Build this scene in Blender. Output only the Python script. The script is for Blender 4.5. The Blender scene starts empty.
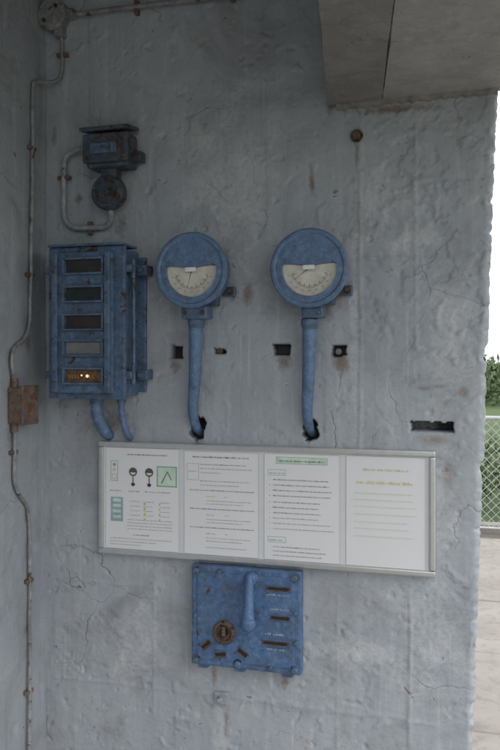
import bpy, bmesh, math, random
from mathutils import Vector, Matrix, noise
random.seed(7)
scene = bpy.context.scene
rad = math.radians

# ------------------------------------------------------------------ materials
def new_mat(name):
    m = bpy.data.materials.new(name); m.use_nodes = True
    nt = m.node_tree; b = nt.nodes["Principled BSDF"]
    return m, nt, b
def N(nt, t, **kw):
    n = nt.nodes.new(t)
    for k, v in kw.items(): setattr(n, k, v)
    return n
def noise_tex(nt, scale, detail=6, rough=.6, dist=0, vec=None, coord='Object'):
    tc = N(nt, 'ShaderNodeTexCoord') if vec is None else None
    n = N(nt, 'ShaderNodeTexNoise')
    n.inputs['Scale'].default_value = scale; n.inputs['Detail'].default_value = detail
    n.inputs['Roughness'].default_value = rough; n.inputs['Distortion'].default_value = dist
    nt.links.new(vec if vec is not None else tc.outputs[coord], n.inputs['Vector'])
    return n.outputs['Fac']
def ramp(nt, fac, stops):
    r = N(nt, 'ShaderNodeValToRGB'); e = r.color_ramp.elements
    while len(e) < len(stops): e.new(.5)
    for i, (p, c) in enumerate(stops):
        e[i].position = p
        e[i].color = (c, c, c, 1) if isinstance(c, (int, float)) else (*c, 1)
    nt.links.new(fac, r.inputs['Fac']); return r.outputs['Color']
def mix(nt, fac, a, b, mode='MIX'):
    m = N(nt, 'ShaderNodeMix', data_type='RGBA', blend_type=mode)
    for sock, v in ((m.inputs[0], fac), (m.inputs[6], a), (m.inputs[7], b)):
        if isinstance(v, (int, float)): sock.default_value = v
        elif isinstance(v, tuple): sock.default_value = (*v, 1)
        else: nt.links.new(v, sock)
    return m.outputs[2]
def math_(nt, op, a, b=0., c=0.):
    m = N(nt, 'ShaderNodeMath', operation=op)
    for s, v in zip(m.inputs, (a, b, c)):
        if isinstance(v, (int, float)): s.default_value = v
        else: nt.links.new(v, s)
    return m.outputs[0]
def bump(nt, b, h, strength=.3, dist=.01):
    bp = N(nt, 'ShaderNodeBump'); bp.inputs['Strength'].default_value = strength
    bp.inputs['Distance'].default_value = dist
    nt.links.new(h, bp.inputs['Height']); nt.links.new(bp.outputs[0], b.inputs['Normal'])
def mapping(nt, scale, coord='Object'):
    tc = N(nt, 'ShaderNodeTexCoord'); mp = N(nt, 'ShaderNodeMapping')
    mp.inputs['Scale'].default_value = scale
    nt.links.new(tc.outputs[coord], mp.inputs['Vector']); return mp.outputs[0]

def plain(name, col, rough=.6, metal=0, vary=.15, scale=40):
    m, nt, b = new_mat(name)
    f = noise_tex(nt, scale, 3)
    c = mix(nt, ramp(nt, f, [(.3, 0), (.7, 1)]), tuple(x*(1-vary) for x in col), tuple(min(1, x*(1+vary)) for x in col))
    nt.links.new(c, b.inputs['Base Color'])
    b.inputs['Roughness'].default_value = rough; b.inputs['Metallic'].default_value = metal
    return m

def painted_metal(name, c1, c2, rust=.60, rustcol=(.09, .04, .02), seed=0, dirt=.5):
    m, nt, b = new_mat(name)
    tc = N(nt, 'ShaderNodeTexCoord'); mp = N(nt, 'ShaderNodeMapping')
    mp.inputs['Location'].default_value = (seed*3.1, seed*1.7, seed*2.3)
    nt.links.new(tc.outputs['Object'], mp.inputs['Vector']); v = mp.outputs[0]
    big = noise_tex(nt, 9, 4, .6, vec=v); fine = noise_tex(nt, 60, 6, .7, .3, vec=v); mid = noise_tex(nt, 24, 8, .72, .4, vec=v)
    gr = noise_tex(nt, 14, 7, .75, 1.2, vec=v)
    c = mix(nt, ramp(nt, big, [(.3, 0), (.7, 1)]), c1, c2)
    c = mix(nt, ramp(nt, fine, [(.48, 0), (.72, .5)]), c, tuple(min(1, x*1.6+.07) for x in c2))
    c = mix(nt, ramp(nt, gr, [(.46, 0), (.66, dirt)]), c, (.06, .062, .06))
    c = mix(nt, ramp(nt, fine, [(.28, .65), (.42, 0)]), c, tuple(x*.35 for x in c1))
    rr = ramp(nt, mid, [(rust-.02, 0), (rust+.015, 1)])
    rcol = mix(nt, ramp(nt, fine, [(.35, 0), (.65, 1)]), tuple(x*.4 for x in rustcol), rustcol)
    rcol = mix(nt, ramp(nt, fine, [(.6, 0), (.7, .4)]), rcol, (.20, .11, .06))
    c = mix(nt, rr, c, rcol)
    nt.links.new(c, b.inputs['Base Color'])
    nt.links.new(mix(nt, rr, (.46,)*3, (.9,)*3), b.inputs['Roughness'])
    h = mix(nt, rr, fine, (.15,)*3)
    bump(nt, b, h, .5, .0025)
    return m

def concrete_paint(name, c1, c2, c3, attr=True):
    m, nt, b = new_mat(name)
    big = noise_tex(nt, 1.6, 5, .6); mid = noise_tex(nt, 9, 8, .65, .4); fine = noise_tex(nt, 70, 6, .7)
    grm = noise_tex(nt, 3.7, 8, .72, .8)
    streak = noise_tex(nt, 1, 6, .65, .3, vec=mapping(nt, (22, 22, 1.2)))
    drip = noise_tex(nt, 1, 4, .6, .15, vec=mapping(nt, (60, 60, 2.2)))
    spk = noise_tex(nt, 38, 3, .5); pk2 = noise_tex(nt, 120, 2, .5)
    chp = noise_tex(nt, 13, 7, .62, .9)
    c = mix(nt, ramp(nt, big, [(.35, 0), (.65, 1)]), c1, c2)
    c = mix(nt, ramp(nt, mid, [(.48, 0), (.66, .6)]), c, c3)
    c = mix(nt, ramp(nt, streak, [(.52, 0), (.72, .5)]), c, tuple(x*1.14 for x in c3))
    c = mix(nt, ramp(nt, streak, [(.27, .6), (.42, 0)]), c, tuple(x*.70 for x in c1))
    c = mix(nt, ramp(nt, drip, [(.63, 0), (.72, .4)]), c, tuple(x*1.3 for x in c3))
    c = mix(nt, ramp(nt, grm, [(.50, 0), (.68, .48)]), c, (.19, .185, .18))
    c = mix(nt, ramp(nt, fine, [(.25, .45), (.45, 0)]), c, tuple(x*.6 for x in c1))
    chm = ramp(nt, chp, [(.695, 0), (.71, 1)])
    chl = ramp(nt, chp, [(.67, 0), (.69, 1), (.70, 1), (.715, 0)])
    c = mix(nt, math_(nt, 'MULTIPLY', chl, .45), c, tuple(x*1.35 for x in c3))
    c = mix(nt, math_(nt, 'MULTIPLY', chm, .8), c, mix(nt, ramp(nt, fine, [(.4, 0), (.6, 1)]), (.15, .12, .095), (.27, .24, .20)))
    c = mix(nt, ramp(nt, spk, [(.72, 0), (.745, .7)]), c, (.14, .09, .06))
    c = mix(nt, ramp(nt, pk2, [(.74, 0), (.78, .6)]), c, (.10, .085, .075))
    tc = N(nt, 'ShaderNodeTexCoord'); wn = N(nt, 'ShaderNodeTexNoise'); wn.inputs['Scale'].default_value = 6; wn.inputs['Detail'].default_value = 5
    nt.links.new(tc.outputs['Object'], wn.inputs['Vector'])
    wv = mix(nt, .16, tc.outputs['Object'], wn.outputs['Color'])
    vo = N(nt, 'ShaderNodeTexVoronoi', feature='DISTANCE_TO_EDGE'); vo.inputs['Scale'].default_value = 3.6
    nt.links.new(wv, vo.inputs['Vector'])
    ck = ramp(nt, vo.outputs['Distance'], [(0, 1), (.009, 0)])
    ckm = math_(nt, 'MULTIPLY', ck, ramp(nt, noise_tex(nt, 3.1, 4, .6), [(.50, 0), (.62, 1)]))
    c = mix(nt, math_(nt, 'MULTIPLY', ckm, .42), c, (.13, .12, .11))
    if attr:
        a = N(nt, 'ShaderNodeAttribute', attribute_name='stain_and_hole_shade')
        sp = N(nt, 'ShaderNodeSeparateColor'); nt.links.new(a.outputs['Color'], sp.inputs[0])
        rustc = mix(nt, ramp(nt, fine, [(.4, 0), (.6, 1)]), (.085, .055, .038), (.22, .145, .095))
        n2 = math_(nt, 'MULTIPLY_ADD', mid, 1.8, -.9); n3 = math_(nt, 'MULTIPLY_ADD', fine, 1.6, -.8)
        nn = math_(nt, 'ADD', n2, n3)
        def brk(ch): return math_(nt, 'ADD', ch, nn)
        gate = ramp(nt, sp.outputs[0], [(.03, 0), (.2, 1)])
        c = mix(nt, math_(nt, 'MULTIPLY', gate, ramp(nt, brk(sp.outputs[0]), [(.42, 0), (.95, .8)])), c, rustc)
        c = mix(nt, ramp(nt, sp.outputs[1], [(.2, 0), (.8, 1)]), c, (.035, .03, .027))  # hole channel: shade of the recesses put into the colour, near black
        gb = ramp(nt, sp.outputs[2], [(.02, 0), (.3, 1)])
        c = mix(nt, math_(nt, 'MULTIPLY', gb, ramp(nt, brk(sp.outputs[2]), [(.3, 0), (.9, .6)])), c, (.56, .575, .58))
    nt.links.new(c, b.inputs['Base Color'])
    b.inputs['Roughness'].default_value = .58
    h = mix(nt, .6, mid, fine)
    h = mix(nt, .3, h, ramp(nt, spk, [(.70, 1), (.75, 0)]))
    h = mix(nt, math_(nt, 'MULTIPLY', chm, .5), h, (.1, .1, .1))
    h = mix(nt, ckm, h, (0., 0., 0.))
    bump(nt, b, h, .42, .010)
    return m

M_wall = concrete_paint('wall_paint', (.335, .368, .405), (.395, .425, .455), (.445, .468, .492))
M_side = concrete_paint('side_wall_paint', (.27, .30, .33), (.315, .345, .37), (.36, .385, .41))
M_roof = concrete_paint('bare_concrete', (.25, .25, .245), (.32, .315, .305), (.38, .375, .365), attr=False)
M_beamd = concrete_paint('bare_concrete_brown', (.15, .145, .13), (.22, .21, .19), (.29, .275, .255), attr=False)
M_blue = painted_metal('blue_enamel', (.085, .150, .265), (.120, .198, .33), .65, dirt=.45)
M_blue2 = painted_metal('blue_enamel_worn', (.062, .112, .19), (.095, .16, .26), .605, (.085, .055, .04), seed=2, dirt=.8)
M_blue3 = painted_metal('blue_enamel_plate', (.060, .123, .25), (.088, .168, .315), .63, seed=5, dirt=.6)
M_dkblue = painted_metal('dark_blue_rusty', (.035, .052, .075), (.055, .08, .11), .55, (.085, .055, .038), seed=3)
M_rust = painted_metal('rusty_iron', (.085, .05, .035), (.13, .08, .055), .55, (.05, .03, .02), seed=4)
M_rusts = painted_metal('rusty_switch_paint', (.12, .08, .062), (.19, .125, .09), .56, (.20, .09, .04), seed=8)
M_pipe = painted_metal('conduit_paint', (.26, .29, .315), (.35, .38, .40), .62, (.13, .08, .05), seed=1, dirt=.4)
M_pipeb = painted_metal('conduit_brown', (.20, .20, .20), (.29, .295, .30), .60, (.12, .07, .045), seed=6, dirt=.5)
M_alu = plain('aluminium', (.64, .64, .63), .34, .8, .06)
M_card = plain('sign_board', (.66, .68, .69), .3, 0, .02)
M_paper = plain('sign_paper', (.76, .765, .775), .25, 0, .015, 8)
M_ink = plain('ink', (.09, .09, .095), .5)
M_inkg = plain('ink_grey', (.30, .30, .31), .5)
M_green = plain('ink_green', (.18, .40, .27), .5)
M_pgreen = plain('ink_pale_green', (.54, .67, .55), .5)
M_cyan = plain('ink_cyan', (.30, .42, .47), .5)
M_yel = plain('ink_yellow', (.68, .56, .24), .5)
M_fade = plain('ink_faded', (.72, .66, .48), .5, 0, .05)
M_white = plain('cream_dial', (.59, .565, .49), .45, 0, .16, 45)
M_mark = plain('dial_mark', (.13, .13, .13), .5)
M_lab = plain('white_label', (.74, .75, .74), .5)
M_black = plain('dark_void', (.012, .011, .010), .6)
M_letter = plain('raised_lettering', (.36, .42, .50), .5)
G_brown = plain('lens_brown', (.026, .027, .026), .10, 0, .35, 30); G_green = plain('lens_green', (.016, .028, .024), .10, 0, .35, 30)
G_red = plain('lens_red', (.034, .023, .023), .10, 0, .35, 30); G_grey = plain('lens_grey', (.17, .18, .18), .3, 0, .25, 30)
G_amb = plain('lens_amber', (.13, .065, .028), .2, 0, .7, 70)  # amber lens; its brighter orange blotches also imitate a reflection
M_glow = plain('reflection_glow', (.8, .6, .35), .4); _b = M_glow.node_tree.nodes['Principled BSDF']
_b.inputs['Emission Color'].default_value = (1, .72, .40, 1); _b.inputs['Emission Strength'].default_value = .9  # weak glow stands in for a reflection on the bottom lens, no lamp

# ------------------------------------------------------------------ geometry helpers
def empty(name, loc=(0, 0, 0), parent=None):
    o = bpy.data.objects.new(name, None); scene.collection.objects.link(o)
    o.empty_display_size = .1; o.location = loc
    if parent: o.parent = parent
    return o
def obj_bm(name, bm, mat, parent=None, smooth=False, loc=(0, 0, 0)):
    me = bpy.data.meshes.new(name); bm.to_mesh(me); bm.free()
    for mm in (mat if isinstance(mat, list) else [mat]): me.materials.append(mm)
    o = bpy.data.objects.new(name, me); scene.collection.objects.link(o); o.location = loc
    if parent: o.parent = parent
    if smooth:
        for p in me.polygons: p.use_smooth = True
    return o
def box(name, c, s, mat, parent=None, bev=.003, rot=None, seg=2):
    bm = bmesh.new(); bmesh.ops.create_cube(bm, size=1)
    bmesh.ops.scale(bm, vec=s, verts=bm.verts)
    if bev: bmesh.ops.bevel(bm, geom=bm.edges[:], offset=min(bev, min(s)*.45), segments=seg, affect='EDGES', profile=.6)
    if rot: bmesh.ops.rotate(bm, cent=(0, 0, 0), matrix=Matrix.Rotation(rot[1], 3, rot[0]), verts=bm.verts)
    bmesh.ops.translate(bm, vec=c, verts=bm.verts)
    return obj_bm(name, bm, mat, parent)
def lathe(name, prof, c, mat, parent=None, axis='Y', n=56, smooth=True, sharp=35, caps=True):
    bm = bmesh.new(); rings = []
    for r, a in prof:
        ring = []
        for i in range(n):
            t = 2*math.pi*i/n; p = (r*math.cos(t), r*math.sin(t))
            v = {'Y': (p[0], a, p[1]), 'Z': (p[0], p[1], a), 'X': (a, p[0], p[1])}[axis]
            ring.append(bm.verts.new((v[0]+c[0], v[1]+c[1], v[2]+c[2])))
        rings.append(ring)
    for a, b in zip(rings, rings[1:]):
        for i in range(n): bm.faces.new((a[i], a[(i+1) % n], b[(i+1) % n], b[i]))
    if caps: bm.faces.new(rings[0]); bm.faces.new(rings[-1])
    bmesh.ops.remove_doubles(bm, verts=bm.verts, dist=1e-6)
    bmesh.ops.recalc_face_normals(bm, faces=bm.faces)
    if smooth:
        for e in bm.edges:
            if len(e.link_faces) == 2 and e.calc_face_angle(0) > rad(sharp): e.smooth = False
    return obj_bm(name, bm, mat, parent, smooth)
def catmull(pts, k=8):
    P = [Vector(p) for p in pts]; P = [2*P[0]-P[1]]+P+[2*P[-1]-P[-2]]; out = []
    for i in range(1, len(P)-2):
        p0, p1, p2, p3 = P[i-1:i+3]
        for j in range(k):
            t = j/k
            out.append(.5*((2*p1)+(-p0+p2)*t+(2*p0-5*p1+4*p2-p3)*t*t+(-p0+3*p1-3*p2+p3)*t**3))
    out.append(P[-2]); return out
def tube(name, pts, r, mat, parent=None, n=14, smoothpath=True, k=8, wob=0):
    P = catmull(pts, k) if smoothpath else [Vector(p) for p in pts]
    rs = r if isinstance(r, (list, tuple)) else [r, r]
    bm = bmesh.new(); rings = []; up = None
    for i, p in enumerate(P):
        d = (P[min(i+1, len(P)-1)]-P[max(i-1, 0)]).normalized()
        if up is None: up = d.orthogonal().normalized()
        up = (up-d*up.dot(d)).normalized(); sd = d.cross(up)
        f = i/(len(P)-1)*(len(rs)-1); a = int(min(f, len(rs)-2)); rr = rs[a]+(rs[a+1]-rs[a])*(f-a)
        if wob: p = p+Vector((noise.noise(p*9), 0, noise.noise(p*9+Vector((5, 5, 5)))))*wob
        rings.append([bm.verts.new(p+(up*math.cos(2*math.pi*j/n)+sd*math.sin(2*math.pi*j/n))*rr) for j in range(n)])
    for a, b in zip(rings, rings[1:]):
        for j in range(n): bm.faces.new((a[j], a[(j+1) % n], b[(j+1) % n], b[j]))
    bm.faces.new(rings[0]); bm.faces.new(rings[-1])
    bmesh.ops.recalc_face_normals(bm, faces=bm.faces)
    return obj_bm(name, bm, mat, parent, True)
def bolt(name, c, r, mat, parent, axis='Y', h=.008):
    s = -1 if axis == 'Y' else 1
    lathe(name+'_washer', [(r*1.45, 0), (r*1.45, s*h*.25), (0.0001, s*h*.25)], c, mat, parent, axis, 20)
    cc = list(c); cc[{'Y': 1, 'X': 0, 'Z': 2}[axis]] += s*h*.25
    return lathe(name, [(r, 0), (r, s*h*.7), (r*.75, s*h), (.0001, s*h)], cc, mat, parent, axis, 6, False)
def quads(name, rects, y, mat, parent, loc=(0, 0, 0)):
    bm = bmesh.new()
    for r in rects:
        if len(r) == 4 and not hasattr(r[0], '__len__'):
            x0, z0, x1, z1 = r; P = [(x0, z0), (x1, z0), (x1, z1), (x0, z1)]
        else: P = r
        bm.faces.new([bm.verts.new((p[0], y, p[1])) for p in P])
    return obj_bm(name, bm, mat, parent, loc=loc)

# ------------------------------------------------------------------ shelter walls
shelter = empty('concrete_shelter')
XL = -1.315
def sm(a, b, x):
    t = max(0, min(1, (x-a)/(b-a))); return t*t*(3-2*t)
holes = [(-.879, 1.629, .021, .019, .06), (-.742, 1.632, .017, .007, .03), (-.560, 1.634, .026, .016, .05),
         (-.394, 1.631, .020, .014, .05), (-.1416, 1.425, .056, .0125, .08)]
blobs = [(-.812, 1.407, .022, .034), (-.474, 1.405, .022, .032)]
rusts = [(-.344, 2.223, .022, .03), (-.345, 2.17, .008, .06), (-.70, 1.79, .03, .03), (-.41, 1.79, .035, .04), (-.43, 1.74, .02, .03), (-1.06, 2.30, .06, .03),
         (-.53, 1.86, .02, .03), (-.66, 1.79, .02, .04), (-.39, 1.60, .03, .04), (-.55, 1.60, .03, .03), (-1.27, .60, .012, .012),
         (-1.20, 2.10, .02, .02), (-.17, 1.53, .04, .008), (-.12, 1.535, .03, .008), (-.06, 1.52, .02, .02), (-.47, 2.10, .010, .04),
         (-.36, 2.31, .07, .014), (-.72, .57, .014, .07), (-.42, 2.30, .02, .03), (-1.285, 2.30, .012, .05), (-.88, 1.59, .02, .03),
         (-1.25, 1.7, .03, .3), (-.06, 1.0, .03, .01), (-.55, .70, .02, .05), (-.10, 1.30, .02, .05), (-.14, 1.39, .05, .02), (-1.12, 1.42, .10, .06),
         (-.25, 2.29, .15, .015), (-.76, .69, .012, .05), (-1.05, 2.02, .03, .05), (-.8, 1.35, .03, .03)]
pales = [(-.74, .50, .035, .25), (-.27, 2.05, .08, .10), (-.2, 1.93, .10, .05), (-.72, 2.1, .15, .25), (-.35, 1.75, .015, .45),
         (-.19, 1.9, .008, .35), (-.15, 1.2, .09, .3), (-.3, .8, .2, .05), (-1.0, .75, .1, .12), (-.15, .9, .12, .2), (-.10, 1.7, .07, .25)]
def fr(x, z, s, o=5, seed=0.): return noise.fractal(Vector((x*s, seed, z*s)), .8, 2.1, o)
def relief(x, z):
    h = .005*fr(x, z, 1.6, 3, 1)+.0013*fr(x, z, 9, 4, 2)+.0005*fr(x, z, 60, 2, 9)
    for lx, z0, z1, a in ((-.335, 1.25, 2.28, .0028), (-.185, 1.6, 2.28, .0035), (-.60, 1.9, 2.7, .0015), (-.95, .5, 1.02, .0018), (-.20, .4, 1.0, .0025), (-.40, .4, 1.0, .0015)):
        d = x-lx-.003*fr(z, lx, 8, 2, 3)
        h += a*math.exp(-(d/.0045)**2)*sm(z0, z0+.08, z)*(1-sm(z1-.05, z1, z))*(.6+.8*abs(fr(z, lx, 12, 2, 5)))
    for lz, x0, x1, a in ((1.89, -.33, -.04, -.003), (2.08, -.32, 0, -.002), (.93, -1.3, -.9, .002), (1.75, -1.0, -.2, -.0012), (.63, -1.3, -.1, .0016)):
        d = z-lz-.012*fr(x, lz, 5, 3, 6)
        h += a*math.exp(-(d/.005)**2)*sm(x0, x0+.05, x)*(1-sm(x1-.05, x1, x))
    p = fr(x, z, 7, 5, 11)
    reg = sm(-.36, -.26, x)*sm(1.55, 1.75, z)
    h += .0028*sm(.12, .18, p)*reg - .0035*sm(.34, .40, fr(x, z, 11, 4, 14))*reg
    h -= .0016*sm(.46, .50, fr(x, z, 14, 4, 21))
    h -= .003*sm(.56, .64, noise.noise(Vector((x*42, 3.3, z*42))))
    h += .0022*sm(.50, .60, noise.noise(Vector((x*30, 8.3, z*30))))
    d = (z-1.895)+.35*(x+.33)+.004*fr(x, z, 20, 2, 8)
    h += .005*math.exp(-(d/.006)**2)*sm(-.33, -.31, x)*(1-sm(-.28, -.22, x))
    return h
def spot(lst, x, z):
    v = 0
    for s in lst:
        dx = (x-s[0])/s[2]; dz = (z-s[1])/s[3]; q = dx*dx+dz*dz
        if q < 6: v = max(v, math.exp(-q*.9))
    return v
def build_wall():
    z0, z1, st = 0.0, 3.0, .0045
    nz = int((z1-z0)/st); nx = int((.03-XL)/st); ne = 14
    verts = []; cols = []
    for j in range(nz+1):
        z = z0+(z1-z0)*j/nz
        xe = -.058+.0365*z + .003*fr(0, z, 9, 3, 31) + .003*fr(0, z, 45, 3, 33) - .007*sm(.2, .45, fr(0, z, 17, 3, 37))
        for i in range(nx+1):
            x = XL+(xe-XL)*i/nx
            y = -relief(x, z); hole = 0
            for hx, hz, hw, hh, hd in holes:
                jx = .003*noise.noise(Vector((x*60, hx, z*60)))
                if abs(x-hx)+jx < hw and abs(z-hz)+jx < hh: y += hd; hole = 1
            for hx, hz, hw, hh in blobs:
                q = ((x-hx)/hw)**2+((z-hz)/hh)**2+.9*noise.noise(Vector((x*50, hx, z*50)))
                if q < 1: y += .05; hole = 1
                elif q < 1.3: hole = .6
            if xe-x < .016: y += (.016-(xe-x))**2*40*(.5+1.6*abs(fr(x, z, 30, 3, 3)))
            verts.append((x, y, z))
            r = .85*spot(rusts, x, z)
            if xe-x < .02: r = max(r, .35*(1-(xe-x)/.02))
            if z < .9: r = max(r, .22*sm(.9, .5, z))
            cols.append((r, hole, spot(pales, x, z)*.7, 1))
        for k in range(1, ne+1):
            verts.append((xe-.012*k/ne+.004*fr(k*.02, z, 14, 4, 5), .006+.24*k/ne, z)); cols.append((.3, 0, .3, 1))
    W = nx+1+ne; faces = []
    for j in range(nz):
        for i in range(W-1):
            a = j*W+i; faces.append((a, a+1, a+W+1, a+W))
    b = len(verts)
    verts += [(XL-.3, .25, z0), (XL-.3, .25, z1)]; cols += [(0, 0, 0, 1)]*2
    faces.append(tuple([b+1]+[j*W+W-1 for j in range(nz, -1, -1)]+[b]))
    me = bpy.data.meshes.new('front_wall'); me.from_pydata(verts, [], faces)
    at = me.color_attributes.new('stain_and_hole_shade', 'FLOAT_COLOR', 'POINT')
    at.data.foreach_set('color', [c for q in cols for c in q])
    me.polygons.foreach_set('use_smooth', [True]*len(me.polygons))
    me.materials.append(M_wall); me.update()
    o = bpy.data.objects.new('front_wall', me); scene.collection.objects.link(o); o.parent = shelter
build_wall()
def build_side():
    st = .009; y1, y0 = .0, -2.9; z0, z1 = 0, 3
    ys = []; y = y1
    while y > y0:
        ys.append(y); y -= st if y > -.45 else .05
    ys.append(y0); nz = int((z1-z0)/st); verts = []; cols = []
    sr = [(-.09, 2.42, .015, .02), (-.10, 2.0, .012, .02), (-.10, 1.66, .02, .04), (-.2, 1.62, .03, .04), (-.19, 1.38, .03, .05), (-.11, 1.14, .02, .04), (-.11, .8, .02, .02)]
    for j in range(nz+1):
        z = z0+(z1-z0)*j/nz
        for y in ys:
            h = .006*fr(y, z, 1.7, 3, 41)+.0020*fr(y, z, 9, 4, 42)
            h -= .003*sm(.45, .5, fr(y, z, 14, 4, 44))
            verts.append((XL+h+(.004 if y > -.01 else 0), y, z)); cols.append((.8*spot(sr, y, z), 0, 0, 1))
    W = len(ys); faces = [(j*W+i, j*W+i+1, (j+1)*W+i+1, (j+1)*W+i) for j in range(nz) for i in range(W-1)]
    b = len(verts); verts += [(XL-.3, y1, z0), (XL-.3, y1, z1), (XL-.3, y0, z0), (XL-.3, y0, z1)]; cols += [(0, 0, 0, 1)]*4
    faces.append((b, b+2, b+3, b+1)); faces.append(tuple([b+2]+[j*W+W-1 for j in range(nz+1)]+[b+3]))
    me = bpy.data.meshes.new('side_wall'); me.from_pydata(verts, [], faces)
    at = me.color_attributes.new('stain_and_hole_shade', 'FLOAT_COLOR', 'POINT'); at.data.foreach_set('color', [c for q in cols for c in q])
    me.polygons.foreach_set('use_smooth', [True]*len(me.polygons)); me.materials.append(M_side)
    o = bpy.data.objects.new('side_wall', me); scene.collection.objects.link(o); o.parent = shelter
build_side()
box('roof_slab', (-.70, -1.32, 3.08), (2.0, 3.4, .18), M_roof, shelter, .01)
box('added_rear_wall', (-1.115, -3.02, 1.49), (1.0, .20, 2.98), M_side, shelter, .01)  # unseen wall, added to darken the left of the shelter

def prism(name, poly, z0, z1, mat, parent):
    """slab with a gently uneven, hand-cast arris"""
    bm = bmesh.new(); P = []
    n = len(poly)
    for i in range(n):
        a, b = Vector(poly[i]), Vector(poly[(i+1) % n]); L = (b-a).length; m = max(1, int(L/.03))
        d = (b-a).normalized(); nr = Vector((d.y, -d.x))
        for q in range(m):
            p = a+(b-a)*q/m
            if q: p = p+nr*.0025*noise.fractal(Vector((p.x*14, p.y*14, 2.2)), .8, 2, 4)
            P.append(p)
    m = len(P)
    rows = [[bm.verts.new((p.x, p.y, z)) for p in P] for z in (z0, z0+.008, z1)]
    cx = sum((p for p in P), Vector((0, 0)))/m
    for v in rows[0]:
        dv = (cx-Vector((v.co.x, v.co.y))).normalized()*(.002+.003*abs(noise.noise(v.co*17)))
        v.co.x += dv.x; v.co.y += dv.y; v.co.z += .002*noise.noise(v.co*25)
    bm.faces.new(rows[0][::-1]); bm.faces.new(rows[2])
    for a, b in zip(rows, rows[1:]):
        for i in range(m): bm.faces.new((a[i], a[(i+1) % m], b[(i+1) % m], b[i]))
    bmesh.ops.recalc_face_normals(bm, faces=bm.faces)
    return obj_bm(name, bm, mat, parent)
prism('edge_beam', [(-.428, .01), (-.277, .01), (-.097, -1.08), (-.25, -1.08)], 2.312, 2.985, M_beamd, shelter)
prism('landing_soffit', [(-.2775, .01), (.75, .01), (.75, -1.08), (-.0975, -1.08)], 2.315, 2.60, M_roof, shelter)
bm = bmesh.new(); rows = []
for i in range(70):
    x = -.40+i*.0062; q = noise.noise(Vector((x*30, 1, 4))); q2 = noise.noise(Vector((x*70, 6, 4)))
    d = .016+.010*q; h = 2.303+.006*q2+.004*q+ (.004 if x > -.28 else 0)
    rows.append([bm.verts.new(v) for v in ((x, .012, h-.006), (x, -.5*d, h-.002), (x, -d, h+.004), (x, -d-.004, 2.325), (x, .012, 2.325))])
for a, b in zip(rows, rows[1:]):
    for i in range(4): bm.faces.new((a[i], a[i+1], b[i+1], b[i]))
bmesh.ops.recalc_face_normals(bm, faces=bm.faces)
obj_bm('soffit_mortar', bm, M_beamd, shelter, True)

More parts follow.
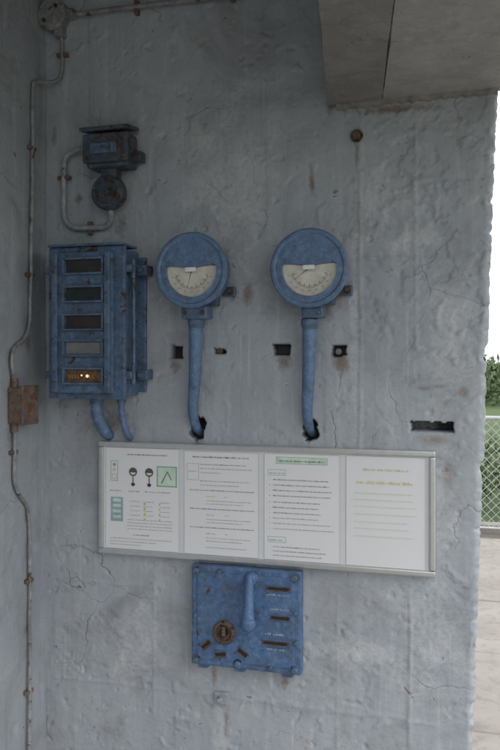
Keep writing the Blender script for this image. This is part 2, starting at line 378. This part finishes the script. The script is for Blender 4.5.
# ------------------------------------------------------------------ dial gauges
def gauge(cx, cz, pipe_top, pipe_bot, needle, block):
    g = empty('dial_gauge', (cx, -.10, cz))
    lathe('case', [(.0001, .07), (.085, .07), (.096, .058), (.098, .012), (.105, .010), (.107, .004), (.107, -.002), (.103, -.007), (.096, -.008), (.090, -.003)], (0, 0, 0), M_blue, g, caps=False)
    bm = bmesh.new(); n = 96; A = []; B = []; C = []; cz0 = -.028; R = .0735
    for i in range(n):
        t = 2*math.pi*i/n; dx, dz = math.cos(t), math.sin(t)
        bq = cz0*dz; dist = -bq+math.sqrt(bq*bq-(cz0*cz0-R*R))
        if dz > 0:
            zt = .004+.010*abs(dx)**1.5
            dist = min(dist, (zt-cz0)/dz)
        bo = cz0*dz; do = -bo+math.sqrt(bo*bo-(cz0*cz0-.092**2))
        A.append(bm.verts.new((dx*do, -.004, cz0+dz*do)))
        dist_o = dist+.003
        B.append(bm.verts.new((dx*dist_o, -.0055, cz0+dz*dist_o)))
        C.append(bm.verts.new((dx*dist, .008, cz0+dz*dist)))
    for a, b in ((A, B), (B, C)):
        for i in range(n): bm.faces.new((a[i], a[(i+1) % n], b[(i+1) % n], b[i]))
    bmesh.ops.recalc_face_normals(bm, faces=bm.faces)
    obj_bm('cover', bm, M_blue, g)
    lathe('dial', [(.0001, .006), (.088, .006)], (0, 0, 0), M_white, g, caps=False)
    ticks = []
    for i in range(41):
        a = rad(198+i*144/40); r0 = .047 if i % 5 else .043; r1 = .051; w = .0004 if i % 5 else .0009
        d = Vector((math.cos(a), math.sin(a))); p = Vector((-d.y, d.x))
        ticks.append([tuple(d*r0-p*w), tuple(d*r1-p*w), tuple(d*r1+p*w), tuple(d*r0+p*w)])
    for i in range(60):
        a0, a1 = rad(198+i*2.4), rad(198+i*2.4+2.4)
        ticks.append([(r*math.cos(a), r*math.sin(a)) for r, a in ((.0525, a0), (.0532, a0), (.0532, a1), (.0525, a1))])
    for i in range(0, 9):
        a = rad(198+i*144/8); cx2, cz2 = .0605*math.cos(a), .0605*math.sin(a)
        for k in (-1, 1):
            ticks.append((cx2+k*.0020-.0010, cz2-.0025, cx2+k*.0020+.0002, cz2+.0022))
    quads('scale_marks', ticks, .0054, M_mark, g)
    a = rad(needle); d = Vector((math.cos(a), math.sin(a))); p = Vector((-d.y, d.x))
    quads('needle', [[tuple(-p*.0014), tuple(d*.052), tuple(p*.0014)]], .0035, M_mark, g)
    box('maker_plate', (0, -.0065, .0015), (.032, .004, .012), M_lab, g, .001)
    for aa in (30, 150, 92):
        a = rad(aa); bolt('screw', (.099*math.cos(a), -.006, .099*math.sin(a)), .0035, M_blue, g, h=.003)
    box('wall_bracket', (0, .08, -.02), (.11, .03, .15), M_blue2, g, .004)
    box('bracket_lug', (.083, .088, -.055), (.040, .012, .028), M_blue2, g, .003)
    bolt('lug_bolt', (.090, .080, -.055), .007, M_rust, g)
    box('terminal_block', (.005, .035, -.118), block, M_blue2, g, .006)
    lathe('gland', [(.0001, -.162), (.020, -.162), (.024, -.150), (.024, -.136), (.019, -.132), (.0001, -.132)], (pipe_top[0]-cx, .04, 0), M_blue2, g, 'Z', 20)
    for sx in (-1, 1): bolt('block_bolt', (.005+sx*block[0]*.33, .035-block[1]/2, -.118), .005, M_rust if block[0] > .07 else M_blue2, g)
    P = [pipe_top, tuple((pipe_top[i]*.5+pipe_bot[i]*.5)-(0.01 if i == 1 else 0) for i in range(3)), (pipe_bot[0], -.026, pipe_bot[2]+.055), (pipe_bot[0], .002, pipe_bot[2]+.005), (pipe_bot[0]+.002, .045, pipe_bot[2]-.02)]
    tube('cable_pipe', [(x-cx, y+.10, z-cz) for x, y, z in P], [.0205, .0175, .0145, .0135, .013], M_blue, g, 18)
gauge(-.794, 1.857, (-.793, -.062, 1.71), (-.8165, 0, 1.407), 255, (.078, .055, .036))
gauge(-.457, 1.852, (-.464, -.062, 1.71), (-.4788, 0, 1.415), 215, (.060, .050, .030))

# ------------------------------------------------------------------ indicator cabinet
c = empty('indicator_light_cabinet', (-1.107, 0, 1.713))
box('body', (0, -.060, 0), (.225, .10, .425), M_blue2, c, .006)
box('back_flange', (.002, -.0065, -.002), (.27, .013, .40), M_blue2, c, .004)
box('front_flange', (0, -.118, 0), (.245, .014, .440), M_blue2, c, .005)
box('door', (-.004, -.134, 0), (.190, .018, .405), M_blue2, c, .007)
box('top_hood', (0, -.085, .2235), (.235, .11, .007), M_blue2, c, .003)
for s in (-1, 1):
    box('door_stile', (s*.083-.004, -.149, 0), (.018, .012, .40), M_blue2, c, .004)
    for z in (-.155, -.055, .055, .155): bolt('stile_bolt', (s*.083-.004, -.155, z), .0045, M_blue2, c, h=.005)
for z, gm in ((.161, G_brown), (.081, G_green), (.001, G_red), (-.073, G_grey), (-.153, G_amb)):
    box('lens', (.0025, -.1425, z), (.112, .004, .036), gm, c, .001)
    for sz in (-1, 1): box('lens_frame_rail', (.0025, -.1485, z+sz*.0215), (.130, .013, .006), M_blue2, c, .0015)
    for sx in (-1, 1): box('lens_frame_post', (.0025+sx*.062, -.1485, z), (.006, .0125, .037), M_blue2, c, .0015)
box('label_strip', (.0025, -.1452, -.073), (.108, .0008, .030), G_grey, c, 0)
lathe('reflection_glint', [(.0001, -.006), (.003, -.005), (.0048, 0), (.0001, 0)], (.014, -.1445, -.153), M_glow, c, n=16)  # glowing bead imitating the bright reflection in the amber window
lathe('reflection_glint', [(.0001, -.004), (.002, -.003), (.0028, 0), (.0001, 0)], (-.004, -.1445, -.151), M_glow, c, n=12)
lt = []
random.seed(5)
for i in range(9):
    if i in (4, 5, 6): continue
    x = -.045+i*.0095
    lt += [(x, -.159, x+.0010, -.149), (x, -.159, x+.005, -.158)]
quads('amber_lettering', lt, -.1448, M_yel, c)
for sx, zz in ((1, .155), (1, -.15), (-1, .155), (-1, -.15)):
    box('clamp_lug', (sx*.142, -.035, zz), (.036, .05, .03), M_blue2, c, .005)
    bolt('clamp_bolt', (sx*.146, -.060, zz), .009, M_blue2, c, h=.014)
    lathe('lug_pin', [(.0001, -.026), (.007, -.026), (.007, .026), (.0001, .026)], (sx*.132, -.09, zz), M_blue2, c, 'Z', 14)
    box('hinge_arm', (sx*.128, -.108, zz), (.022, .02, .022), M_blue2, c, .004)
tube('side_rod', [(.131, -.085, .15), (.131, -.085, .0), (.131, -.085, -.15)], .005, M_blue2, c)
tube('side_rod_b', [(-.131, -.085, .15), (-.131, -.085, .0), (-.131, -.085, -.15)], .005, M_blue2, c)
lathe('cable_gland', [(.0001, -.02), (.020, -.02), (.022, -.01), (.022, .004), (.0001, .004)], (-.005, -.05, -.215), M_blue2, c, 'Z', 20)
tube('outlet_pipe', [(-.005, -.05, -.22), (-.006, -.05, -.250), (-.003, -.048, -.275), (.006, -.036, -.305), (.010, -.012, -.328), (.010, .03, -.338)], .0175, M_blue, c, 18)
lathe('cable_gland_small', [(.0001, -.018), (.013, -.018), (.013, .004), (.0001, .004)], (.072, -.045, -.215), M_blue2, c, 'Z', 18)
tube('outlet_pipe_small', [(.072, -.045, -.22), (.073, -.044, -.26), (.077, -.032, -.305), (.080, -.010, -.335), (.080, .02, -.345)], .0095, M_blue, c, 14)

# ------------------------------------------------------------------ alarm sounder
b = empty('alarm_sounder', (-1.064, 0, 2.224))
box('housing', (.0, -.045, -.005), (.135, .07, .10), M_dkblue, b, .010)
box('lid', (.0, -.085, .0), (.145, .018, .085), M_dkblue, b, .006)
box('hood', (-.002, -.06, .060), (.155, .085, .012), M_dkblue, b, .004, rot=('X', rad(8)))
box('nameplate', (-.004, -.0955, -.002), (.085, .004, .03), M_blue2, b, .0012)
for sx in (-1, 1): bolt('lid_screw', (sx*.06, -.094, -.028), .005, M_rust, b, h=.005)
box('side_lug', (.078, -.03, -.02), (.03, .04, .03), M_dkblue, b, .004)
box('neck', (-.006, -.04, -.07), (.05, .04, .04), M_dkblue, b, .005)
lathe('sounder_disc', [(.0001, .03), (.048, .03), (.052, .02), (.052, -.002), (.046, -.010), (.036, -.011), (.033, -.004), (.012, -.004), (.010, -.012), (.0001, -.013)], (-.010, -.055, -.123), M_dkblue, b, n=36)
for k in range(5):
    a = rad(90+72*k); bolt('disc_bolt', (-.010+.041*math.cos(a), -.066, -.123+.041*math.sin(a)), .0035, M_rust, b, h=.003)
tube('conduit_loop', [(-.065, -.04, .02), (-.12, -.03, .018), (-.168, -.02, .0), (-.178, -.014, -.05), (-.178, -.014, -.12), (-.176, -.014, -.18), (-.150, -.014, -.212), (-.09, -.014, -.218), (-.035, -.016, -.216), (-.012, -.03, -.195), (-.010, -.04, -.165)], .0085, M_pipe, b, 12)
box('saddle_clip', (-.178, -.010, -.06), (.040, .020, .012), M_rusts, b, .003)
box('saddle_clip_low', (-.09, -.010, -.218), (.012, .020, .040), M_rusts, b, .003)

# ------------------------------------------------------------------ information sign
s = empty('information_sign', (-.6255, 0, 1.1945))
W_, H_ = .990, .336; hw, hh = W_/2, H_/2
box('board', (0, -.012, 0), (W_-.01, .012, H_-.01), M_card, s, .001)
for sz in (-1, 1): box('frame_rail', (0, -.0145, sz*(hh-.008)), (W_, .021, .016), M_alu, s, .004)
for sx in (-1, 1): box('frame_stile', (sx*(hw-.008), -.0145, 0), (.016, .0195, H_-.0325), M_alu, s, .004)
YP = -.0188
def to_l(x): return x+.6255
pages = [(-1.098, -.862), (-.846, -.621), (-.604, -.388), (-.371, -.157)]
ZT, ZB = 1.3445-1.1945, 1.043-1.1945
random.seed(3)
ink, inkg, green, pgreen, cyan, yel, fade = [], [], [], [], [], [], []
def words(lst, x0, x1, z, h=.0030, wmin=3, wmax=9, lw=None, gap=1.0):
    lw = lw or h*.62; x = x0
    while x < x1-lw*2:
        for k in range(random.randint(wmin, wmax)):
            if x > x1-lw: break
            r = random.random(); zz = h*(.72 if r < .6 else 1.0); zb = -h*.25 if r > .92 else 0
            t = lw*.34
            sh = random.choice('ilon')
            if sh == 'i': lst.append((x+lw*.3, z+zb, x+lw*.3+t, z+zz))
            elif sh == 'l':
                lst.append((x, z, x+t, z+zz)); lst.append((x+t, z, x+lw*.75, z+t))
            elif sh == 'o':
                lst.append((x, z, x+lw*.8, z+t)); lst.append((x, z+zz-t, x+lw*.8, z+zz)); lst.append((x, z+t, x+t, z+zz-t))
            else:
                lst.append((x, z, x+t, z+zz)); lst.append((x+lw*.5, z, x+lw*.5+t, z+zz*.95)); lst.append((x+t, z+zz-t, x+lw*.5, z+zz))
            x += lw
        x += lw*gap
def circ(lst, cx, cz, r, n=18): lst.append([(cx+r*math.cos(2*math.pi*i/n), cz+r*math.sin(2*math.pi*i/n)) for i in range(n)])
def outline(lst, x0, z0, x1, z1, t=.0008):
    lst += [(x0, z0, x1, z0+t), (x0, z1-t, x1, z1), (x0, z0+t, x0+t, z1-t), (x1-t, z0+t, x1, z1-t)]
prs = []
for i, (a, b2) in enumerate(pages):
    x0, x1 = to_l(a), to_l(b2); zt, zb = ZT+(.0, -.003, -.002, -.001)[i], ZB
    prs.append((x0, zb, x1, zt)); outline(inkg, x0, zb, x1, zt, .0005)
    w = x1-x0; h = zt-zb
    X = lambda f: x0+f*w
    Z = lambda f: zt-f*h
    if i == 0:
        words(ink, X(.3), X(.85), Z(.07), .0035)
        outline(green, X(.07), Z(.33), X(.17), Z(.13), .0015); circ(green, X(.12), Z(.17), .005); circ(yel, X(.12), Z(.22), .005); outline(inkg, X(.09), Z(.31), X(.15), Z(.26), .001)
        for fx in (.38, .60):
            circ(ink, X(fx), Z(.235), .013, 24); ink.append((X(fx)-.0015, Z(.38), X(fx)+.0015, Z(.28)))
            ink.append((X(fx)-.006, Z(.37), X(fx)+.006, Z(.345)))
            fade.append([(X(fx)+.009*math.cos(rad(q)), Z(.24)+.007*math.sin(rad(q))) for q in range(180, 361, 20)])
        green.append((X(.70), Z(.37), X(.97), Z(.17))); pgreen.append((X(.715), Z(.36), X(.955), Z(.18)))
        ink.append([(X(.76), Z(.335)), (X(.775), Z(.335)), (X(.85), Z(.22)), (X(.84), Z(.22))]); ink.append([(X(.84), Z(.22)), (X(.85), Z(.22)), (X(.905), Z(.30)), (X(.893), Z(.30))])
        for fx in (.06, .32, .54, .72): words(ink, X(fx), X(fx+.16), Z(.43), .0026)
        cyan.append((X(.07), Z(.73), X(.24), Z(.49)))
        for k in range(4):
            pgreen.append((X(.10), Z(.535+.055*k), X(.21), Z(.505+.055*k)))
            for fx in (.34, .52, .74): words(inkg, X(fx), X(fx+.14), Z(.53+.045*k), .0024)
            circ(yel, X(.54), Z(.545+.05*k), .0038); circ(yel, X(.74), Z(.545+.05*k), .0030)
        for k in range(4): words(inkg, X(.3), X(.92), Z(.71+.03*k), .0024)
        words(ink, X(.38), X(.62), Z(.86), .003)
        for k in range(3): words(inkg, X(.06), X(.9-.2*k), Z(.90+.03*k), .0024)
    if i == 1:
        words(ink, X(.12), X(.88), Z(.06), .0038)
        for k, (f, e) in enumerate(((.13, .85), (.17, .92), (.21, .5), (.29, .9), (.33, .75))): words(inkg if k else ink, X(.22), X(e), Z(f), .0026)
        outline(inkg, X(.04), Z(.28), X(.2), Z(.12)); words(inkg, X(.06), X(.18), Z(.2), .0024)
        for f in (.44, .62, .80):
            words(ink, X(.08), X(.95), Z(f-.06), .0028); words(yel, X(.30), X(.44), Z(f), .004, 5, 6); words(yel, X(.55), X(.62), Z(f), .004, 3, 4)
            words(inkg, X(.30), X(.9), Z(f+.04), .0025); words(inkg, X(.3), X(.8), Z(f+.07), .0025)
        words(inkg, X(.3), X(.85), Z(.93), .0025)
    if i == 2:
        outline(green, X(.16), Z(.095), X(.84), Z(.03), .001); pgreen.append((X(.17), Z(.09), X(.83), Z(.035)))
        words(ink, X(.2), X(.8), Z(.074), .0042)
        for f in (.17, .80): outline(green, X(.05), Z(f+.035), X(.29), Z(f-.02), .001); words(green, X(.07), X(.28), Z(f+.02), .004)
        for f in (.25, .30, .35, .40, .46, .51, .56, .61, .66, .71):
            words(ink, X(.07), X(.09), Z(f), .003, 1, 1); words(inkg if f > .6 else ink, X(.12), X(random.uniform(.65, .95)), Z(f), .0029)
        for f in (.88, .92, .96): words(ink, X(.12), X(random.uniform(.7, .95)), Z(f), .0026)
    if i == 3:
        words(yel, X(.22), X(.80), Z(.13), .0055); words(yel, X(.13), X(.9), Z(.25), .0075)
        for f in (.34, .40, .46, .53, .6, .66, .73): words(fade, X(.1), X(random.uniform(.7, .92)), Z(f), .003)
quads('page', prs, YP, M_paper, s)
for nm, l, m_, y in (('print_black', ink, M_ink, -.0200), ('print_grey', inkg, M_inkg, -.0197), ('print_green', green, M_green, -.0191), ('print_pale_green', pgreen, M_pgreen, -.0194),
                  ('print_cyan', cyan, M_cyan, -.0191), ('print_yellow', yel, M_yel, -.0199), ('print_faded', fade, M_fade, -.0202)):
    quads(nm, l, y, m_, s)

# ------------------------------------------------------------------ lever control box
k = empty('lever_control_box', (-.6535, 0, .876))
box('back_plate', (0, -.008, -.002), (.318, .016, .283), M_blue3, k, .004)
box('cover_plate', (0, -.030, 0), (.323, .028, .286), M_blue3, k, .006)
box('raised_panel', (0, -.0445, 0), (.285, .005, .25), M_blue3, k, .0024)
for x in (-.145, -.02, .145):
    for z in (-.127, .127):
        if not (x == -.02 and z > 0): bolt('corner_bolt', (x, -.044, z), .0095, M_blue2, k, h=.012)
for x, z in ((-.148, 0), (.148, .03), (.148, -.05), (-.075, .128), (.075, -.128)): bolt('edge_bolt', (x, -.044, z), .0065, M_blue2, k, h=.008)
for x in (-.13, -.02, .12): box('bottom_foot', (x, -.02, -.147), (.03, .03, .016), M_blue3, k, .003)
lathe('lever_pivot', [(.0001, -.03), (.014, -.03), (.018, -.024), (.018, 0), (.0001, 0)], (.022, -.046, .118), M_blue3, k, n=24)
tube('lever_arm', [(.022, -.074, .135), (.022, -.078, .10), (.022, -.084, .05), (.022, -.086, .012)], [.010, .012, .015, .018], M_blue3, k, 16)
lathe('lever_knob', [(.0001, -.022), (.012, -.020), (.020, -.010), (.0215, .002), (.016, .014), (.0001, .018)], (.022, -.086, .004), M_blue3, k, 'Z', 20)
tube('lever_guide', [(.022, -.060, .01), (.022, -.052, -.005)], .010, M_rust, k)
lathe('socket_boss', [(.034, 0), (.034, -.006), (.030, -.010), (.024, -.011), (.019, -.004), (.0001, -.004)], (-.060, -.046, -.042), M_rust, k, n=32)
lathe('socket_hub', [(.013, 0), (.012, -.018), (.0001, -.018)], (-.060, -.048, -.040), M_black, k, n=20)
box('socket_key', (-.056, -.066, -.034), (.010, .006, .026), M_rust, k, .002)
def slot(x, z, w, h, ang=0):
    e = empty('slot', (x, -.047, z), k); e.rotation_euler = (0, rad(ang), 0)
    box('slot_recess', (0, .0002, 0), (w, .003, h), M_rust, e, .0005)
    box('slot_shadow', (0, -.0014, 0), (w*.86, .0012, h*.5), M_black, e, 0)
    for q in (-1, 1): box('slot_rim', (0, -.001, q*(h/2+.0015)), (w+.006, .005, .003), M_blue3, e, .001)
for x, z, w in ((.098, .094, .070), (.103, .013, .058), (.090, -.058, .078)): slot(x, z, w, .013)
slot(-.115, -.082, .034, .018, -40); slot(-.071, -.105, .034, .017, -8); slot(-.006, -.094, .034, .018, 35)
let = []
for x0, x1, z in ((.065, .125, .074), (.075, .13, .034), (.06, .115, -.036), (.062, .125, -.078)):
    words(let, x0, x1, z, .0052, 4, 8, .0045)
quads('cast_lettering', let, -.0476, M_letter, k)
a_ = empty('wall_anchor', (-.736, 0, .629))
box('anchor_plate', (0, -.006, 0), (.04, .012, .036), M_pipe, a_, .003)
bolt('anchor_bolt', (0, -.012, .002), .008, M_pipe, a_, h=.012)
a2 = empty('rusty_bolt', (-.344, 0, 2.223)); bolt('bolt_head', (0, -.002, 0), .012, M_rust, a2, h=.014)
a3 = empty('rusty_bolt', (-.742, 0, 1.632)); bolt('bolt_head', (0, .0, 0), .006, M_rust, a3, h=.01)
a4 = empty('rusty_bolt', (-.395, 0, 1.629)); bolt('bolt_head', (0, .0, 0), .006, M_pipeb, a4, h=.01)

# ------------------------------------------------------------------ conduits, junction box, switch
j = empty('junction_box', (-1.273, 0, 2.66))
lathe('round_body', [(.0001, 0), (.048, 0), (.048, -.035), (.043, -.042), (.0001, -.044)], (0, 0, 0), M_pipeb, j, n=32)
box('hub_side', (.055, -.018, 0), (.03, .028, .028), M_pipeb, j, .004)
box('hub_down', (.02, -.018, -.05), (.03, .028, .035), M_pipeb, j, .004)
bolt('cover_screw', (.02, -.043, .02), .004, M_rust, j); bolt('cover_screw', (-.02, -.043, -.02), .004, M_rust, j)
t = empty('electrical_conduit')
tube('run_top', [(-1.21, -.018, 2.66), (-1.0, -.016, 2.656), (-.8, -.017, 2.652), (-.55, -.016, 2.642), (-.44, -.016, 2.64)], .0075, M_pipeb, t, wob=.004)
for x in (-1.0, -.70): box('saddle', (x, -.010, 2.655), (.012, .020, .042), M_rusts, t, .003)
tube('run_down', [(-1.250, -.018, 2.62), (-1.247, -.016, 2.55), (-1.248, -.016, 2.49), (-1.265, -.02, 2.462), (-1.290, -.04, 2.452), (-1.302, -.075, 2.44), (-1.304, -.088, 2.41), (-1.304, -.09, 2.2), (-1.304, -.095, 2.0), (-1.304, -.10, 1.8), (-1.304, -.108, 1.71), (-1.303, -.14, 1.665), (-1.303, -.185, 1.640), (-1.303, -.20, 1.60), (-1.303, -.19, 1.55)], .0058, M_pipeb, t, 12, wob=.003)
tube('run_low', [(-1.303, -.185, 1.41), (-1.304, -.187, 1.33), (-1.304, -.187, 1.26), (-1.304, -.165, 1.22), (-1.304, -.125, 1.18), (-1.304, -.108, 1.14), (-1.304, -.105, 1.0), (-1.304, -.105, .7), (-1.304, -.11, .3), (-1.304, -.11, 0.0)], .0058, M_pipeb, t, 12, wob=.003)
for y, z in ((-.09, 2.24), (-.10, 1.86), (-.187, 1.34), (-.105, .95), (-.105, .62)): box('saddle', (-1.308, y, z), (.016, .036, .012), M_rusts, t, .003)
box('saddle', (-1.2475, -.010, 2.54), (.036, .020, .012), M_rusts, t, .003)
w = empty('switch_box', (-1.290, -.168, 1.476))
box('case', (0, 0, 0), (.045, .078, .105), M_rusts, w, .006)
box('lid', (.025, 0, 0), (.008, .084, .114), M_rusts, w, .003)
for y, z in ((-.030, -.046), (.030, -.046), (-.030, .046), (.030, .046)): bolt('lid_screw', (.029, y, z), .004, M_rusts, w, 'X', .005)
for z in (-.062, .062): lathe('gland', [(.0001, -.015), (.011, -.015), (.011, .015), (.0001, .015)], (-.012, -.020, z), M_rusts, w, 'Z', 16)

# ------------------------------------------------------------------ ground, terrace, fence, planting
def ground_mat(name, c1, c2, sc, bs=.4):
    m, nt, b = new_mat(name)
    f = noise_tex(nt, sc, 8, .65); f2 = noise_tex(nt, sc*9, 5, .6)
    cc = mix(nt, ramp(nt, f, [(.35, 0), (.65, 1)]), c1, c2)
    cc = mix(nt, ramp(nt, f2, [(.3, .5), (.5, 0)]), cc, tuple(x*.6 for x in c1))
    nt.links.new(cc, b.inputs['Base Color']); b.inputs['Roughness'].default_value = .9
    bump(nt, b, f2, bs, .02); return m
M_grass = ground_mat('grass', (.06, .10, .03), (.11, .15, .05), .8)
M_terr = ground_mat('terrace_concrete', (.29, .255, .22), (.38, .345, .30), 1.5)
bm = bmesh.new()
bm.faces.new([bm.verts.new(v) for v in ((-900, -900, -.14), (900, -900, -.14), (900, 900, -.14), (-900, 900, -.14))])
obj_bm('ground', bm, M_grass)
te = empty('terrace_pavement')
random.seed(11)
bm = bmesh.new()
for ix in range(-6, 8):
    for iy in range(-6, 7):
        x0, y0 = ix*1.0-.45, -4.6+iy*1.0+3.0
        if y0+1 > 5.7: continue
        bx = bmesh.ops.create_cube(bm, size=1)['verts']
        bmesh.ops.scale(bm, vec=(.99, .99, .12), verts=bx)
        bmesh.ops.translate(bm, vec=(x0+.5, y0+.5, -.06+random.uniform(-.003, .003)), verts=bx)
bmesh.ops.bevel(bm, geom=bm.edges[:], offset=.006, segments=1, affect='EDGES')
obj_bm('paving_slabs', bm, M_terr, te)
M_joint = plain('joint_dirt', (.14, .13, .10), .9)
box('bedding', (.55, -1.0, -.075), (14.2, 13.3, .12), M_joint, te, 0)
box('kerb', (.55, 5.78, -.02), (14.2, .16, .16), M_terr, te, .01)

M_fence = plain('galvanised_wire', (.50, .52, .50), .5, .2)
f = empty('wire_mesh_fence')
bm = bmesh.new()
def rod(bm, p, q, r):
    p, q = Vector(p), Vector(q); d = (q-p).normalized(); u = d.orthogonal().normalized(); v = d.cross(u)
    A = [bm.verts.new(p+(u*math.cos(a)+v*math.sin(a))*r) for a in (0, 1.57, 3.14, 4.71)]
    B = [bm.verts.new(q+(u*math.cos(a)+v*math.sin(a))*r) for a in (0, 1.57, 3.14, 4.71)]
    for i in range(4): bm.faces.new((A[i], A[(i+1) % 4], B[(i+1) % 4], B[i]))
YF = 5.6
x = -5.9
while x < 8:
    rod(bm, (x, YF, .06), (x+1.0, YF, 1.06), .0026); rod(bm, (x+1.0, YF+.004, .06), (x, YF+.004, 1.06), .0026)
    x += .085
obj_bm('mesh', bm, M_fence, f)
for i in range(8): lathe('post', [(.0001, 0), (.024, 0), (.024, 1.14), (.0001, 1.15)], (-5.0+i*1.9, YF, 0), M_fence, f, 'Z', 12)
tube('top_rail', [(-5.9, YF, 1.08), (8.5, YF, 1.08)], .018, M_fence, f, 10, False)
tube('bottom_rail', [(-5.9, YF, .05), (8.5, YF, .05)], .012, M_fence, f, 10, False)

M_leaf, nt, pb = new_mat('foliage')
oi = noise_tex(nt, 1.2, 4, .6); of = noise_tex(nt, 9, 3, .5)
cc = mix(nt, ramp(nt, oi, [(.35, 0), (.65, 1)]), (.030, .055, .016), (.085, .13, .04))
cc = mix(nt, ramp(nt, of, [(.4, 0), (.65, .6)]), cc, (.11, .15, .05))
nt.links.new(cc, pb.inputs['Base Color']); pb.inputs['Roughness'].default_value = .6
def leafmass(name, n, xr, yr, zr, size, topvar):
    vs, fs = [], []
    for i in range(n):
        x = random.uniform(*xr); y = random.uniform(*yr)
        top = zr[1]+topvar*noise.fractal(Vector((x*.35, y*.3, 1.7)), .8, 2, 4)
        z = zr[0]+(top-zr[0])*random.random()**.7
        if noise.noise(Vector((x*1.4, y*1.4, z*1.8))) < -.12: continue
        p = Vector((x, y, z)); a = Vector([random.gauss(0, 1) for _ in range(3)]).normalized(); b_ = a.orthogonal().normalized()
        s_ = size*random.uniform(.6, 1.4); k0 = len(vs)
        vs += [p-a*s_, p+b_*s_*.45, p+a*s_, p-b_*s_*.45]; fs.append((k0, k0+1, k0+2, k0+3))
    me = bpy.data.meshes.new(name); me.from_pydata(vs, [], fs); me.materials.append(M_leaf)
    o = bpy.data.objects.new(name, me); scene.collection.objects.link(o); return o
leafmass('hedge', 26000, (-6, 9), (7.2, 8.6), (-.1, .75), .045, .35)
leafmass('distant_trees', 40000, (-22, 30), (30, 38), (-.1, 1.6), .16, 1.0)

# ------------------------------------------------------------------ light
world = bpy.data.worlds.new('World'); scene.world = world; world.use_nodes = True
nt = world.node_tree; bg = nt.nodes['Background']
sky = nt.nodes.new('ShaderNodeTexSky'); sky.sky_type = 'NISHITA'; sky.sun_disc = False
EL, AZ = 42, 122
sky.sun_elevation = rad(EL); sky.sun_rotation = rad(AZ); sky.dust_density = 3
mx = nt.nodes.new('ShaderNodeMix'); mx.data_type = 'RGBA'; mx.inputs[0].default_value = .8
nt.links.new(sky.outputs[0], mx.inputs[6]); mx.inputs[7].default_value = (12.3, 12.8, 13.6, 1)
nt.links.new(mx.outputs[2], bg.inputs['Color']); bg.inputs['Strength'].default_value = .142
sd = bpy.data.lights.new('sun', 'SUN'); sd.energy = 1.15; sd.angle = rad(34); sd.color = (1, .975, .95)
so = bpy.data.objects.new('sun', sd); scene.collection.objects.link(so)
az = rad(AZ); el = rad(EL)
dirv = Vector((math.sin(az)*math.cos(el), math.cos(az)*math.cos(el), math.sin(el)))
so.rotation_euler = dirv.to_track_quat('Z', 'Y').to_euler()

cam = bpy.data.cameras.new('camera'); co = bpy.data.objects.new('camera', cam); scene.collection.objects.link(co)
co.location = (0, -2.2, 1.6); co.rotation_euler = (rad(90), 0, rad(16.5))
cam.sensor_width = 36; cam.lens = 38.4; cam.shift_y = -.0173; cam.clip_end = 3000; cam.clip_start = .05
scene.camera = co
scene.view_settings.view_transform = 'Standard'; scene.view_settings.look = 'None'; scene.view_settings.exposure = 0
print('done')
